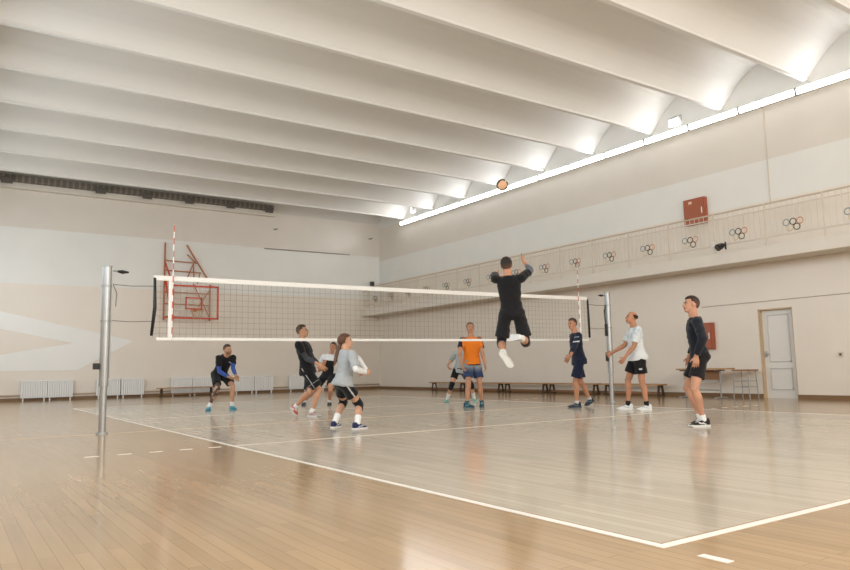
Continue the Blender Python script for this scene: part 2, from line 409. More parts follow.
def floodlight(loc, label, mat, rz, group=None, sc=1):
    t = thing('floodlight', label, 'floodlight', loc, group); t.rotation_euler[2] = rz
    # local -x is the beam side
    mb = MB(); mb.loft([[V((-.10,-.16*sc,-.12*sc)), V((-.10,.16*sc,-.12*sc)), V((-.10,.16*sc,.10*sc)), V((-.10,-.16*sc,.10*sc))],
                        [V((.08,-.09*sc,-.07*sc)), V((.08,.09*sc,-.07*sc)), V((.08,.09*sc,.06*sc)), V((.08,-.09*sc,.06*sc))]])
    mb.build('lamp_housing', M_white if mat is M_flood else M_dkgrey, t, bevel=.008)
    MB().box((-.108,-.14*sc,-.10*sc), (-.101,.14*sc,.08*sc)).build('lamp_glass', mat, t)
    u = MB()
    if mat is not M_flood: u.bar((.08,0,-.01), (.13,0,.05), .05, .03)
    else: u.bar((0,-.17*sc,-.02), (0,-.17*sc,.17*sc), .02, .03); u.bar((0,.17*sc,-.02), (0,.17*sc,.17*sc), .02, .03); u.bar((0,-.18*sc,.17*sc), (0,.18*sc,.17*sc), .02, .03)
    u.build('bracket', M_steel, t)
    return t
floodlight((13.2, 9.18, 7.32), 'white lit floodlight above the strip lights near the right side', M_flood, 0)
floodlight((13.2, 22.09, 7.47), 'white lit floodlight under the ceiling near the far end of the strip lights', M_flood, math.radians(-38))

# dark cable tray with unlit floodlights under the ceiling of the back wall
t = thing('cable_tray', 'dark grey mesh cable tray high on the back wall', 'cable tray', (0, 25.2, 7.55))
tm = MB(); tm.box((XL, -.12, -.06), (8.2, .12, -.05)); tm.box((XL, -.125, -.06), (8.2, -.115, .14)); tm.box((XL, .115, -.06), (8.2, .125, .14))
tmat, nt_, bs_ = nodes_mat('perforated_tray_grey'); tc_ = nt_.nodes.new('ShaderNodeTexCoord'); wv = nt_.nodes.new('ShaderNodeTexWave'); wv.inputs['Scale'].default_value = 1.6
nt_.links.new(tc_.outputs['Object'], wv.inputs['Vector']); rp = nt_.nodes.new('ShaderNodeValToRGB'); rp.color_ramp.elements[0].position = .7; rp.color_ramp.elements[0].color = lin((104,98,90)); rp.color_ramp.elements[1].position = .8; rp.color_ramp.elements[1].color = lin((138,132,122))
nt_.links.new(wv.outputs['Fac'], rp.inputs['Fac']); nt_.links.new(rp.outputs['Color'], bs_.inputs['Base Color']); bs_.inputs['Roughness'].default_value = .6
tm.build('tray', tmat, t)
places = ['at the left edge of the photo', 'second from the left edge', 'third from the left edge', 'above the basketball hoop', 'second from its right end', 'at its right end']
for x, pl in zip((-1.38, 1.54, 3.14, 4.69, 6.31, 7.91), places):
    floodlight((x, 24.94, 7.44), 'grey unlit floodlight under the cable tray, '+pl, M_dkgrey, PI/2, 'grey floodlights on the cable tray', 1.1)

# ------------------------------------------------------------------ radiators
def radiator(x0, w_, label):
    t = thing('radiator', label, 'radiator', (x0, YB-.02, 0), 'white radiators along the back wall')
    mb = MB(); n_ = 11; sw_ = w_/n_
    for k in range(n_): mb.box((k*sw_+.006, -.13, .1), ((k+1)*sw_-.006, -.05, .67))
    mb.build('ribs', M_rad, t, bevel=.006)
    MB().box((.0, -.09, .12), (w_, -.06, .65)).build('back_panel', M_radshade, t)
    MB().box((0, -.14, .655), (w_, -.03, .69)).build('top_cover', M_rad, t, bevel=.005)
    for x in (.06, w_-.1): MB().box((x, -.1, 0), (x+.04, -.06, .12)).build('foot', M_rad, t)
    return t
rx = [-.63, .18, 1.73, 2.56, 4.32, 5.14, 6.78, 7.6, 9.09, 9.93]
rn = ['leftmost', 'second from the left', 'third from the left, behind the net post', 'just right of the net post', 'left one behind the low bench', 'right one behind the low bench',
      'behind the crouching player in blue sleeves', 'right of the crouching player in blue sleeves', 'behind the player in black with grey sleeves', 'behind the crouching player in black and white']
r0 = None
for x, nm in zip(rx, rn):
    lab = 'white radiator on the back wall, '+nm
    if r0 is None: r0 = radiator(x, .8, lab)
    else: dup(r0, (x, YB-.02, 0), lab)

# ------------------------------------------------------------------ gym benches
def bench(L, label):
    """along local y, from 0 to L"""
    t = thing('gym_bench', label, 'bench', (0,0,0), 'low wooden benches along the walls')
    MB().box((-.14, 0, .29), (.14, L, .33)).build('seat', M_wood, t, bevel=.006)
    MB().box((-.02, .1, .06), (.02, L-.1, .10)).build('stretcher', M_dkwood, t)
    for y in (.12, L-.16):
        mb = MB(); mb.bar((-.12, y, .0), (-.06, y, .29), .04, .05, (0,1,0)); mb.bar((.12, y, 0), (.06, y, .29), .04, .05, (0,1,0)); mb.box((-.13, y-.03, 0), (.13, y+.03, .03)); mb.box((-.1, y-.02, .25), (.1, y+.02, .29))
        mb.build('leg', plain('bench_leg_dark', (72,54,40), .6), t)
    return t
bl = ['behind the player in white', 'crossed by the right net post', 'just left of the player in navy', 'right of the player in orange', 'farthest one, behind the player in orange']
bys = [10.05, 12.35, 14.5, 16.7, 18.88]
b0 = bench(2.12, ''); 
for i, (y, nm) in enumerate(zip(bys, bl)):
    lab = 'low wooden bench by the right wall, '+nm
    if i == 0: b0.location = (13.2, y, 0); b0['label'] = lab
    else: dup(b0, (13.2, y, 0), lab)
o = dup(b0, (5.85, 25.1, 0), 'low wooden gym bench in front of the radiators on the back wall', rotz=PI/2); o['group'] = 'low wooden benches along the walls'

# ------------------------------------------------------------------ desk at the right wall
t = thing('school_desk', 'wooden desk with steel legs by the right wall behind the rightmost player', 'desk', (12.95, 0, 0))
MB().box((-.26, 7.95, .70), (.26, 9.27, .735)).build('desk_top', M_wood, t, bevel=.006)
MB().box((.05, 8.22, .45), (.07, 9.18, .69)).build('modesty_panel', M_dkwood, t)
for y in (8.2, 9.2):
    lg = MB()
    lg.tube([(-.22, y, .02), (.22, y, .02)], .018, 8); lg.tube([(.0, y, .02), (.0, y, .70)], .018, 8); lg.tube([(-.2, y, .68), (.2, y, .68)], .015, 8)
    lg.box((-.25, y-.025, 0), (-.19, y+.025, .03)); lg.box((.19, y-.025, 0), (.25, y+.025, .03))
    lg.build('leg', M_steel, t)
MB().tube([(0, 8.2, .2), (0, 9.2, .2)], .014, 8).build('foot_rail', M_steel, t)
MB().box((-.02, 8.25, .40), (.02, 9.15, .43)).build('shelf_rail', M_metal, t)
t = thing('wooden_stool', 'small wood topped stool with thin steel legs right of the desk', 'stool', (13.2, 7.72, 0))
MB().box((-.2, -.26, .66), (.2, .2, .695)).build('seat', M_dkwood, t, bevel=.006)
for (x, y) in ((-.16,-.2),(.16,-.2),(-.16,.16),(.16,.16)):
    MB().tube([(x*1.15, y*1.15, 0), (x, y, .66)], .012, 8).build('leg', M_steel, t)
q = MB()
for z in (.28, .42):
    q.tube([(-.165,-.2,z), (-.165,.16,z)], .008, 6); q.tube([(.165,-.2,z), (.165,.16,z)], .008, 6)
q.build('stretcher', M_steel, t)

# ------------------------------------------------------------------ red hydrant cabinets on the right wall
def cabinet(y0, y1, z0, z1, label):
    t = thing('hydrant_cabinet', label, 'cabinet', (XR, 0, 0), 'red fire hydrant cabinets on the right wall')
    MB().box((-.14, y0, z0), (0, y1, z1)).build('case', M_redbox, t, bevel=.006)
    MB().box((-.155, y0+.03, z0+.03), (-.142, y1-.03, z1-.03)).build('door', plain('cabinet_door_red', (164,90,60), .4, bscale=6, var=.1), t, bevel=.004)
    MB().box((-.16, y1-.27, z1-.14), (-.156, y1-.17, z1-.07)).build('sign_plate', plain('pale_sign', (224,200,180), .5), t)
    MB().box((-.175, y0+.06, z0+.26), (-.156, y0+.08, z0+.42)).build('handle', M_tape, t)
    MB().tube([(-.156, y1-.12, z0+.16), (-.17, y1-.12, z0+.16)], .022, 8).build('lock', M_dark, t)
cabinet(8.64, 9.27, 4.52, 5.21, 'square red brown cabinet high on the right wall above the balcony rail')
cabinet(8.66, 9.24, 1.22, 1.9, 'red cabinet on the right wall behind the back of the rightmost player')
# small fittings
t = thing('wall_socket', 'small grey socket box on the right wall near the right edge', 'socket', (XR, 5.6, 1.0))
MB().box((-.03, -.05, -.06), (0, .05, .06)).build('plate', M_rail, t, bevel=.006); MB().tube([(-.03,0,0), (-.036,0,0)], .03, 10).build('outlet', M_dkgrey, t)
t = thing('loudspeaker', 'small dark box fixed in the back corner just above the balcony rail', 'loudspeaker', (13.1, YB, 4.72))
MB().box((-.07, -.2, -.1), (.07, -.04, .1)).build('case', M_dkgrey, t, bevel=.01); MB().tube([(0,-.2,-.02), (0,-.206,-.02)], .07, 12).build('speaker_cone', M_dark, t); MB().box((-.02,-.05,-.03), (.02,0,.03)).build('bracket', M_steel, t)
for x, nm in ((8.48, 'left one, right of the cable tray'), (13.07, 'right one, near the corner')):
    t = thing('wall_bracket', 'small dark bracket high on the back wall, '+nm, 'bracket', (x, YB, 6.8), 'small brackets high on the back wall')
    MB().box((-.08, -.02, -.025), (.08, 0, .025)).build('plate', M_steel, t); MB().tube([(0,-.02,0), (0,-.14,-.01), (.05,-.16,.02)], .015, 6).build('hook', M_dkgrey, t)

# ------------------------------------------------------------------ basketball goal on the back wall
t = thing('basketball_goal', 'red framed basketball backboard with hoop on a rusty wall frame', 'basketball goal', (0, 0, 0))
fb = MB(); Y0 = 24.6; x0, x1, z0, z1 = 4.06, 5.80, 2.86, 4.13; q = .06
for (a, b_) in (((x0,z0),(x1,z0+q)), ((x0,z1-q),(x1,z1)), ((x0,z0),(x0+q,z1)), ((x1-q,z0),(x1,z1))): fb.box((a[0], Y0-.03, a[1]), (b_[0], Y0+.03, b_[1]))
bo = fb.build('backboard', M_red, t)
gl, nt_, bs_ = nodes_mat('backboard_glass'); bs_.inputs['Base Color'].default_value = lin((226,214,200)); bs_.inputs['Roughness'].default_value = .04; bs_.inputs['Alpha'].default_value = .12
MB().box((x0+q, Y0-.01, z0+q), (x1-q, Y0+.01, z1-q)).build('pane', gl, bo)
rq = MB(); a0, a1, c0, c1 = 4.54, 5.17, 3.22, 3.68; q2 = .05
for (a, b_) in (((a0,c0),(a1,c0+q2)), ((a0,c1-q2),(a1,c1)), ((a0,c0),(a0+q2,c1)), ((a1-q2,c0),(a1,c1))): rq.box((a[0], Y0-.02, a[1]), (b_[0], Y0-.012, b_[1]))
rq.build('target_square', M_red, bo)
hp = MB(); hx, hy, hz = 4.88, Y0-.38, 3.19
rings = []
for k in range(24):
    a = 2*PI*k/24; c = V((hx+.23*math.cos(a), hy+.23*math.sin(a), hz)); o_ = V((math.cos(a), math.sin(a), 0))
    rings.append([c+o_*.012*math.cos(b)+V((0,0,.012*math.sin(b))) for b in (0, PI/2, PI, 3*PI/2)])
hp.loft(rings+[rings[0]], closed=False); hp.box((hx-.06, hy+.22, hz-.06), (hx+.06, Y0-.02, hz+.03))
ho = hp.build('hoop', plain('hoop_orange', (196,108,60), .5), t)
nn = MB()
for k in range(12):
    for sg in (1, -1):
        nn.tube([V((hx+.23*math.cos(a)*r_, hy+.23*math.sin(a)*r_, hz-z_)) for a, r_, z_ in [(2*PI*(k+sg*.5*i)/12, (1, .82, .68, .6)[i], .12*i) for i in range(4)]], .005, 4)
nn.build('hoop_net', plain('hoop_net_cord', (176,140,104), .8), ho)
sf = MB(); YW = YB-.07
sf.bar((4.0, YW, 2.86), (4.0, YW, 5.85), .05); sf.bar((5.75, YW, 2.86), (5.75, YW, 4.3), .05)
for z, xe in ((5.16, 5.1), (4.78, 5.38), (3.95, 5.75), (3.5, 5.75), (3.0, 5.75)): sf.bar((4.0, YW, z), (xe, YW, z-.03), .04)
sf.bar((4.81, YW, 5.82), (5.72, YW, 4.4), .045); sf.bar((4.84, YW, 5.45), (5.2, YW, 5.1), .04)
sf.bar((5.08, YW, 5.1), (4.85, YW, 4.5), .035); sf.bar((5.08, YW, 5.1), (5.12, YW, 4.45), .035); sf.bar((5.35, YW, 4.75), (5.25, YW, 4.3), .03)
sf.bar((5.1, YW, 4.3), (5.75, YW, 3.0), .035); sf.bar((5.75, YW, 4.1), (5.3, YW, 3.4), .035)
sf.build('wall_frame', M_rust, t)
for (xa, za, xb, zb) in ((4.0,5.1,4.1,4.1), (5.75,4.25,5.75,4.1), (4.0,2.95,4.1,2.9), (5.75,2.95,5.75,2.9)): MB().bar((xa, YW, za), (xb, Y0+.03, zb), .045).build('stay', M_red, t)
MB().bar((4.03, YW, 4.45), (4.09, Y0+.02, 2.9), .06).build('stay', M_red, t)
# ================================================================== volleyball net, posts, ball
def ztop(x): return 2.36+.055*x/9
net = thing('volleyball_net', 'long volleyball net with white tapes stretched between the two posts', 'volleyball net', (4.5, 9, 0))
NO = V((4.5, 9, 0))
XA, XB = -.02, 9.02
def strip(za, zb, x0, x1, th=.012, n=24):
    mb = MB(); rings = []
    for k in range(n+1):
        x = x0+(x1-x0)*k/n; z = ztop(x)-.012*math.sin(PI*max(0, min(1, x/9)))
        rings.append([V((x, 9-th/2, z+za)), V((x, 9+th/2, z+za)), V((x, 9+th/2, z+zb)), V((x, 9-th/2, z+zb))])
    return mb.loft(rings)
strip(-.075, 0, -.25, 9.25).build('top_tape', M_tape, net, NO)
strip(-1.0, -.955, -.2, 9.25).build('bottom_tape', M_tape, net, NO)
mb = MB(); r_ = .002
n_ = 95
for k in range(n_+1):
    x = -.25+9.5*k/n_; z = ztop(x); mb.tube([(x, 9, z-.97), (x, 9, z-.06)], r_, 3)
for i in range(1, 10): mb.tube([(x, 9, ztop(x)-.012*math.sin(PI*max(0, min(1, x/9)))-.075-.0915*i) for x in [-.25+9.5*k/12 for k in range(13)]], r_, 3)
mb.build('netting', M_cord, net, NO)
for x in (0, 9): MB().box((x-.028, 8.99, ztop(x)-1.0), (x+.028, 9.01, ztop(x))).build('side_band', M_tape, net, NO)
for x in (-.24, 9.27):
    MB().tube([(x-.03 if x < 0 else x+.02, 9, ztop(x)-.93), (x+.01, 9, ztop(x)-.5), (x, 9, ztop(x)-.04)], [.022,.028,.022], 8).build('end_rod', M_dark, net, NO, smooth=True)
M_band = vcol_mat('banded_fibreglass', .5, .02, 40)
for x in (.03, 8.97):
    zs = [-1.0+.1*k+e for k in range(18) for e in (.0005, .0995)]
    ao = MB().tube([(x, 8.985, ztop(x)+z) for z in zs], .008, 8).build('antenna', M_band, net, NO)
    paint(ao.data, lambda p, n_: lin((200,96,74)) if int((p.z+9-ztop(x)+1.0+(NO.z-9))/.1+.0) % 2 else lin((236,232,226)))
for sx, xp, xr in ((-1, -.92, -.24), (1, 9.94, 9.27)):
    for dz in (-.17, -.71):
        MB().tube([(xp-sx*.05, 9, ztop(xr)+dz), ((xp+xr)/2, 9, ztop(xr)+dz-.015), (xr, 9, ztop(xr)+dz)], .006, 6).build('tension_cord', M_rope, net, NO)
    MB().tube([(xr, 9, ztop(xr)-.03), (xr-sx*.22, 9, ztop(xr)-.02)], .006, 6).build('tension_cord', M_tape, net, NO)
    e = MB(); e.tube([(xp-sx*.09, 9, ztop(xr)-.18), (xp-sx*.14, 9, ztop(xr)-.3), (xp-sx*.13, 9, ztop(xr)-.5)], .007, 6); e.build('loose_cord', M_rope, net, NO)

def net_post(x, sx, H, label):
    """sx: direction of the net"""
    t = thing('net_post', label, 'net post', (x, 9, 0), 'volleyball net posts')
    MB().tube([(0,0,.02), (0,0,.8)], .05, 20).build('lower_tube', M_metal, t, smooth=False)
    MB().tube([(0,0,.68), (0,0,H)], .066, 20).build('upper_tube', M_metal, t)
    MB().tube([(0,0,H), (0,0,H+.015)], .07, 20).build('cap', M_steel, t)
    MB().tube([(0,0,0), (0,0,.025)], [.085,.08], 20).build('base_flange', M_steel, t)
    MB().box((sx*.06-.012, -.02, .8), (sx*.06+.02, .02, H-.05)).build('slide_rail', M_steel, t)
    a = MB(); a.tube([(sx*.05,0,H-.05), (sx*.16,0,H-.055)], .014, 8); ao = a.build('top_arm', M_steel, t)
    MB().tube([(sx*.14,0,H-.055), (sx*.21,0,H-.06), (sx*.30,0,H-.06)], [.016,.03,.012], 8).build('arm_grip', M_dark, ao)
    for z in (H-.3, H-.82): MB().tube([(0,0,z), (0,0,z+.03)], .075, 20).build('clamp_ring', M_steel, t)
    k = MB(); k.box((-sx*.12-.03, -.04, .93), (-sx*.12+.05, .04, 1.02)) if sx > 0 else k.box((sx*.09-.02, -.03, H-1.0), (sx*.09+.02, .03, H-.72)); k.build('winch', M_dark, t, bevel=.008)
    if sx < 0:
        MB().tube([(sx*.10,0,H-.72), (sx*.12,0,H-.5), (sx*.09,0,H-.28)], .016, 6).build('strap', M_dark, t)
        MB().box((sx*.10-.02, -.03, .95), (sx*.10+.02, .03, 1.15)).build('strap', M_dark, t)
    return t
net_post(-.92, 1, 2.44, 'tall grey steel net post standing left in front, outside the near sideline')
net_post(9.94, -1, 2.53, 'grey steel net post standing right, beside the balding player in white')

# ball in the air
bm2 = bmesh.new(); bmesh.ops.create_cube(bm2, size=2); bmesh.ops.subdivide_edges(bm2, edges=bm2.edges[:], cuts=17, use_grid_fill=True)
me = bpy.data.meshes.new('volleyball'); bm2.to_mesh(me); bm2.free()
cols = []
rot = V((0,-1,0)).rotation_difference(V((-.60,-.76,-.30))).to_matrix() @ Matrix.Rotation(math.radians(35), 3, 'Y')
buf = []
for v in me.vertices:
    c = v.co.copy(); ax = max(range(3), key=lambda i: abs(c[i])); o1 = c[(ax+1) % 3]; edge = max(abs(c[(ax+1) % 3]), abs(c[(ax+2) % 3]))
    groove = min(abs(abs(o1)-1/3), abs(edge-1)) < .03
    d = c.normalized(); v.co = rot @ (d*(.105-(.0025 if groove else 0)))
    peach = (ax == 1) or (abs(o1) < 1/3 and ax == 0)
    k = lin((226,178,140)) if (ax == 1) else (lin((214,206,196)) if abs(o1) < .12 else lin((52,46,44)))
    if groove and ax != 1: k = lin((40,36,34))
    buf += list(k)
a = me.color_attributes.new('Col', 'FLOAT_COLOR', 'POINT'); a.data.foreach_set('color', buf)
bo = link('volleyball', me, vcol_mat('ball_leather', .5, .1, 120), None, True); bo.location = (5.06, 6.95, 4.017)
tag(bo, 'peach and dark volleyball high in the air in front of the strip lights', 'ball')

# joints of each player in metres
POSES = {
 'A': dict(h=1.82, face=(0.074, -0.997, 0.0), stance='LR', j={'pel': [2.48, 14.203, 0.793], 'neck': [2.55, 13.918, 1.243], 'head': [2.53, 13.762, 1.371], 'shL': [2.725, 13.974, 1.196], 'shR': [2.368, 13.927, 1.181], 'elL': [2.67, 13.815, 0.944], 'elR': [2.375, 13.882, 0.877], 'wrL': [2.665, 13.606, 0.784], 'wrR': [2.522, 13.702, 0.751], 'haL': [2.716, 13.656, 0.711], 'haR': [2.61, 13.667, 0.708], 'hipL': [2.575, 14.21, 0.793], 'hipR': [2.384, 14.196, 0.794], 'knL': [2.695, 13.867, 0.538], 'knR': [2.344, 13.871, 0.494], 'anL': [2.686, 13.89, 0.091], 'anR': [2.173, 13.953, 0.091], 'toL': [2.692, 13.701, 0.03], 'toR': [2.087, 13.785, 0.03]}),
 'B': dict(h=1.86, face=(0.66, -0.751, 0.0), stance='R', j={'pel': [2.927, 10.314, 0.869], 'neck': [2.821, 10.366, 1.415], 'head': [2.838, 10.351, 1.623], 'shL': [2.975, 10.486, 1.355], 'shR': [2.689, 10.233, 1.353], 'elL': [3.13, 10.547, 1.094], 'elR': [2.84, 10.184, 1.085], 'wrL': [3.188, 10.321, 0.96], 'wrR': [2.963, 9.967, 0.986], 'haL': [3.271, 10.311, 0.9], 'haR': [3.018, 9.907, 0.922], 'hipL': [3.001, 10.379, 0.869], 'hipR': [2.854, 10.248, 0.867], 'knL': [2.92, 10.219, 0.452], 'knR': [3.077, 10.118, 0.489], 'anL': [2.768, 10.521, 0.18], 'anR': [2.903, 10.079, 0.093], 'toL': [2.726, 10.376, 0.039], 'toR': [2.979, 9.898, 0.027]}),
 'C': dict(h=1.7, face=(0.983, -0.186, 0.0), stance='LR', j={'pel': [2.075, 7.243, 0.649], 'neck': [2.134, 7.212, 1.146], 'head': [2.173, 7.325, 1.292], 'shL': [2.159, 7.386, 1.091], 'shR': [2.115, 7.037, 1.085], 'elL': [2.434, 7.418, 1.027], 'elR': [2.093, 6.867, 0.86], 'wrL': [2.566, 7.377, 0.824], 'wrR': [2.315, 6.961, 0.816], 'haL': [2.476, 7.394, 0.8], 'haR': [2.402, 6.998, 0.809], 'hipL': [2.092, 7.331, 0.649], 'hipR': [2.058, 7.155, 0.649], 'knL': [2.266, 7.586, 0.371], 'knR': [2.327, 7.197, 0.335], 'anL': [2.034, 7.434, 0.085], 'anR': [2.151, 6.943, 0.085], 'toL': [2.18, 7.539, 0.029], 'toR': [2.323, 6.985, 0.027]}),
 'D': dict(h=1.82, face=(-0.818, -0.576, -0.0), stance='LR', j={'pel': [5.139, 13.89, 0.719], 'neck': [5.181, 13.841, 1.254], 'head': [5.2, 13.758, 1.438], 'shL': [5.286, 13.69, 1.189], 'shR': [5.069, 13.996, 1.195], 'elL': [5.052, 13.854, 1.086], 'elR': [5.038, 14.203, 0.977], 'wrL': [4.836, 13.788, 0.95], 'wrR': [5.055, 13.959, 0.88], 'haL': [4.872, 13.839, 0.871], 'haR': [4.97, 14.014, 0.869], 'hipL': [5.194, 13.812, 0.719], 'hipR': [5.082, 13.969, 0.717], 'knL': [5.034, 13.571, 0.381], 'knR': [4.812, 14.061, 0.372], 'anL': [5.152, 13.86, 0.091], 'anR': [4.702, 14.36, 0.091], 'toL': [5.065, 13.689, 0.028], 'toR': [4.594, 14.201, 0.029]}),
 'E': dict(h=1.88, face=(-0.338, -0.941, 0.0), stance='LR', j={'pel': [6.819, 10.206, 0.971], 'neck': [6.8, 10.198, 1.531], 'head': [6.788, 10.188, 1.74], 'shL': [6.982, 10.136, 1.468], 'shR': [6.62, 10.264, 1.465], 'elL': [6.97, 10.018, 1.178], 'elR': [6.477, 10.2, 1.194], 'wrL': [7.007, 9.979, 0.909], 'wrR': [6.507, 10.16, 0.926], 'haL': [6.996, 9.943, 0.812], 'haR': [6.508, 10.115, 0.832], 'hipL': [6.913, 10.173, 0.972], 'hipR': [6.726, 10.24, 0.971], 'knL': [6.931, 10.09, 0.521], 'knR': [6.651, 10.123, 0.533], 'anL': [7.032, 10.159, 0.094], 'anR': [6.628, 10.165, 0.094], 'toL': [6.907, 10.007, 0.027], 'toR': [6.65, 9.969, 0.026]}),
 'F': dict(h=1.7, face=(-0.431, -0.902, 0.0), stance='LR', j={'pel': [7.994, 12.227, 0.791], 'neck': [8.049, 12.143, 1.285], 'head': [8.108, 12.063, 1.446], 'shL': [8.204, 12.076, 1.228], 'shR': [7.891, 12.223, 1.234], 'elL': [8.2, 12.257, 1.011], 'elR': [7.886, 12.445, 1.058], 'wrL': [8.135, 12.085, 0.849], 'wrR': [7.707, 12.355, 0.915], 'haL': [8.114, 12.043, 0.767], 'haR': [7.724, 12.292, 0.846], 'hipL': [8.076, 12.188, 0.788], 'hipR': [7.914, 12.266, 0.792], 'knL': [8.224, 12.049, 0.421], 'knR': [7.757, 12.272, 0.408], 'anL': [8.399, 12.176, 0.085], 'anR': [7.785, 12.506, 0.085], 'toL': [8.329, 12.011, 0.029], 'toR': [7.649, 12.388, 0.03]}),
 'G': dict(h=1.86, face=(0.642, 0.767, 0.0), stance='', j={'pel': [4.178, 5.794, 1.666], 'neck': [4.105, 5.775, 2.223], 'head': [4.157, 5.865, 2.402], 'shL': [3.966, 5.898, 2.181], 'shR': [4.253, 5.657, 2.176], 'elL': [4.141, 6.133, 2.284], 'elR': [4.517, 5.72, 2.325], 'wrL': [4.346, 6.305, 2.303], 'wrR': [4.589, 5.931, 2.475], 'haL': [4.415, 6.374, 2.336], 'haR': [4.512, 5.906, 2.541], 'hipL': [4.103, 5.857, 1.664], 'hipR': [4.254, 5.731, 1.662], 'knL': [4.108, 5.984, 1.226], 'knR': [4.366, 5.721, 1.217], 'anL': [3.878, 5.665, 1.044], 'anR': [4.036, 5.444, 1.266], 'toL': [3.978, 5.612, 0.867], 'toR': [4.013, 5.65, 1.275]}),
 'H': dict(h=1.85, face=(-0.882, 0.471, -0.0), stance='L', j={'pel': [8.183, 8.312, 0.984], 'neck': [8.151, 8.344, 1.542], 'head': [8.102, 8.381, 1.742], 'shL': [8.066, 8.173, 1.481], 'shR': [8.244, 8.509, 1.48], 'elL': [7.866, 8.102, 1.259], 'elR': [8.363, 8.63, 1.223], 'wrL': [7.686, 8.053, 1.069], 'wrR': [8.169, 8.553, 1.055], 'haL': [7.665, 8.127, 1.001], 'haR': [8.138, 8.607, 0.973], 'hipL': [8.136, 8.227, 0.976], 'hipR': [8.23, 8.397, 0.978], 'knL': [8.055, 8.308, 0.53], 'knR': [8.252, 8.347, 0.523], 'anL': [8.069, 8.307, 0.093], 'anR': [8.484, 8.339, 0.16], 'toL': [7.883, 8.364, 0.029], 'toR': [8.322, 8.305, 0.038]}),
 'I': dict(h=1.88, face=(-0.88, 0.475, -0.0), stance='LR', j={'pel': [8.172, 6.769, 1.0], 'neck': [8.136, 6.781, 1.565], 'head': [8.097, 6.811, 1.769], 'shL': [8.034, 6.617, 1.508], 'shR': [8.232, 6.949, 1.503], 'elL': [7.965, 6.671, 1.206], 'elR': [8.074, 6.98, 1.235], 'wrL': [7.81, 6.762, 1.002], 'wrR': [7.95, 7.182, 1.102], 'haL': [7.758, 6.804, 0.922], 'haR': [7.864, 7.222, 1.058], 'hipL': [8.126, 6.681, 0.999], 'hipR': [8.218, 6.858, 0.994], 'knL': [8.17, 6.695, 0.54], 'knR': [8.14, 6.999, 0.557], 'anL': [8.224, 6.652, 0.094], 'anR': [8.134, 7.023, 0.094], 'toL': [8.038, 6.716, 0.029], 'toR': [7.992, 7.159, 0.031]}),
 'J': dict(h=1.88, face=(-0.698, 0.717, 0.0), stance='LR', j={'pel': [5.884, 3.825, 0.946], 'neck': [5.832, 3.839, 1.502], 'head': [5.875, 3.91, 1.694], 'shL': [5.698, 3.7, 1.439], 'shR': [5.975, 3.971, 1.44], 'elL': [5.591, 3.549, 1.187], 'elR': [6.154, 4.037, 1.192], 'wrL': [5.615, 3.687, 0.954], 'wrR': [6.018, 4.087, 0.961], 'haL': [5.613, 3.697, 0.849], 'haR': [6.06, 4.133, 0.877], 'hipL': [5.813, 3.756, 0.947], 'hipR': [5.955, 3.895, 0.944], 'knL': [5.652, 3.772, 0.518], 'knR': [5.904, 4.067, 0.518], 'anL': [5.776, 3.753, 0.094], 'anR': [6.008, 3.946, 0.094], 'toL': [5.595, 3.833, 0.028], 'toR': [5.811, 3.958, 0.029]}),
}
# ================================================================== the players
M_skin = vcol_mat('skin', .55, .08, 90, .35, sss=.08)
M_cloth = vcol_mat('jersey_cloth', .85, .3, 220, .2, sheen=.15)
M_hair = vcol_mat('hair', .6, .6, 160, .3)
M_shoe = vcol_mat('shoe_mesh', .6, .2, 200, .3)
M_eye = vcol_mat('eyeball', .2, 0, 50, .5)
FW = V((.5626, .8267, 0)).normalized(); RT = V((FW.y, -FW.x, 0)); UP = V((0,0,1))

def ring(c, a, b, ra, rb, n=20, e=1.0):
    out = []
    for k in range(n):
        t = 2*PI*k/n; ct, st = math.cos(t), math.sin(t)
        out.append(c+a*ra*math.copysign(abs(ct)**e, ct)+b*rb*math.copysign(abs(st)**e, st))
    return out
def limb(mb, p, q, prof, back=None, n=16):
    """tapered limb; prof = (t, radius, shift towards 'back')"""
    d = (q-p).normalized()
    ref = back if back is not None else d.orthogonal()
    b = (ref-d*ref.dot(d)).normalized(); a = d.cross(b)
    L = (q-p).length
    mb.loft([ring(p+d*L*t+b*sh, a, b, r, r, n) for t, r, sh in prof])

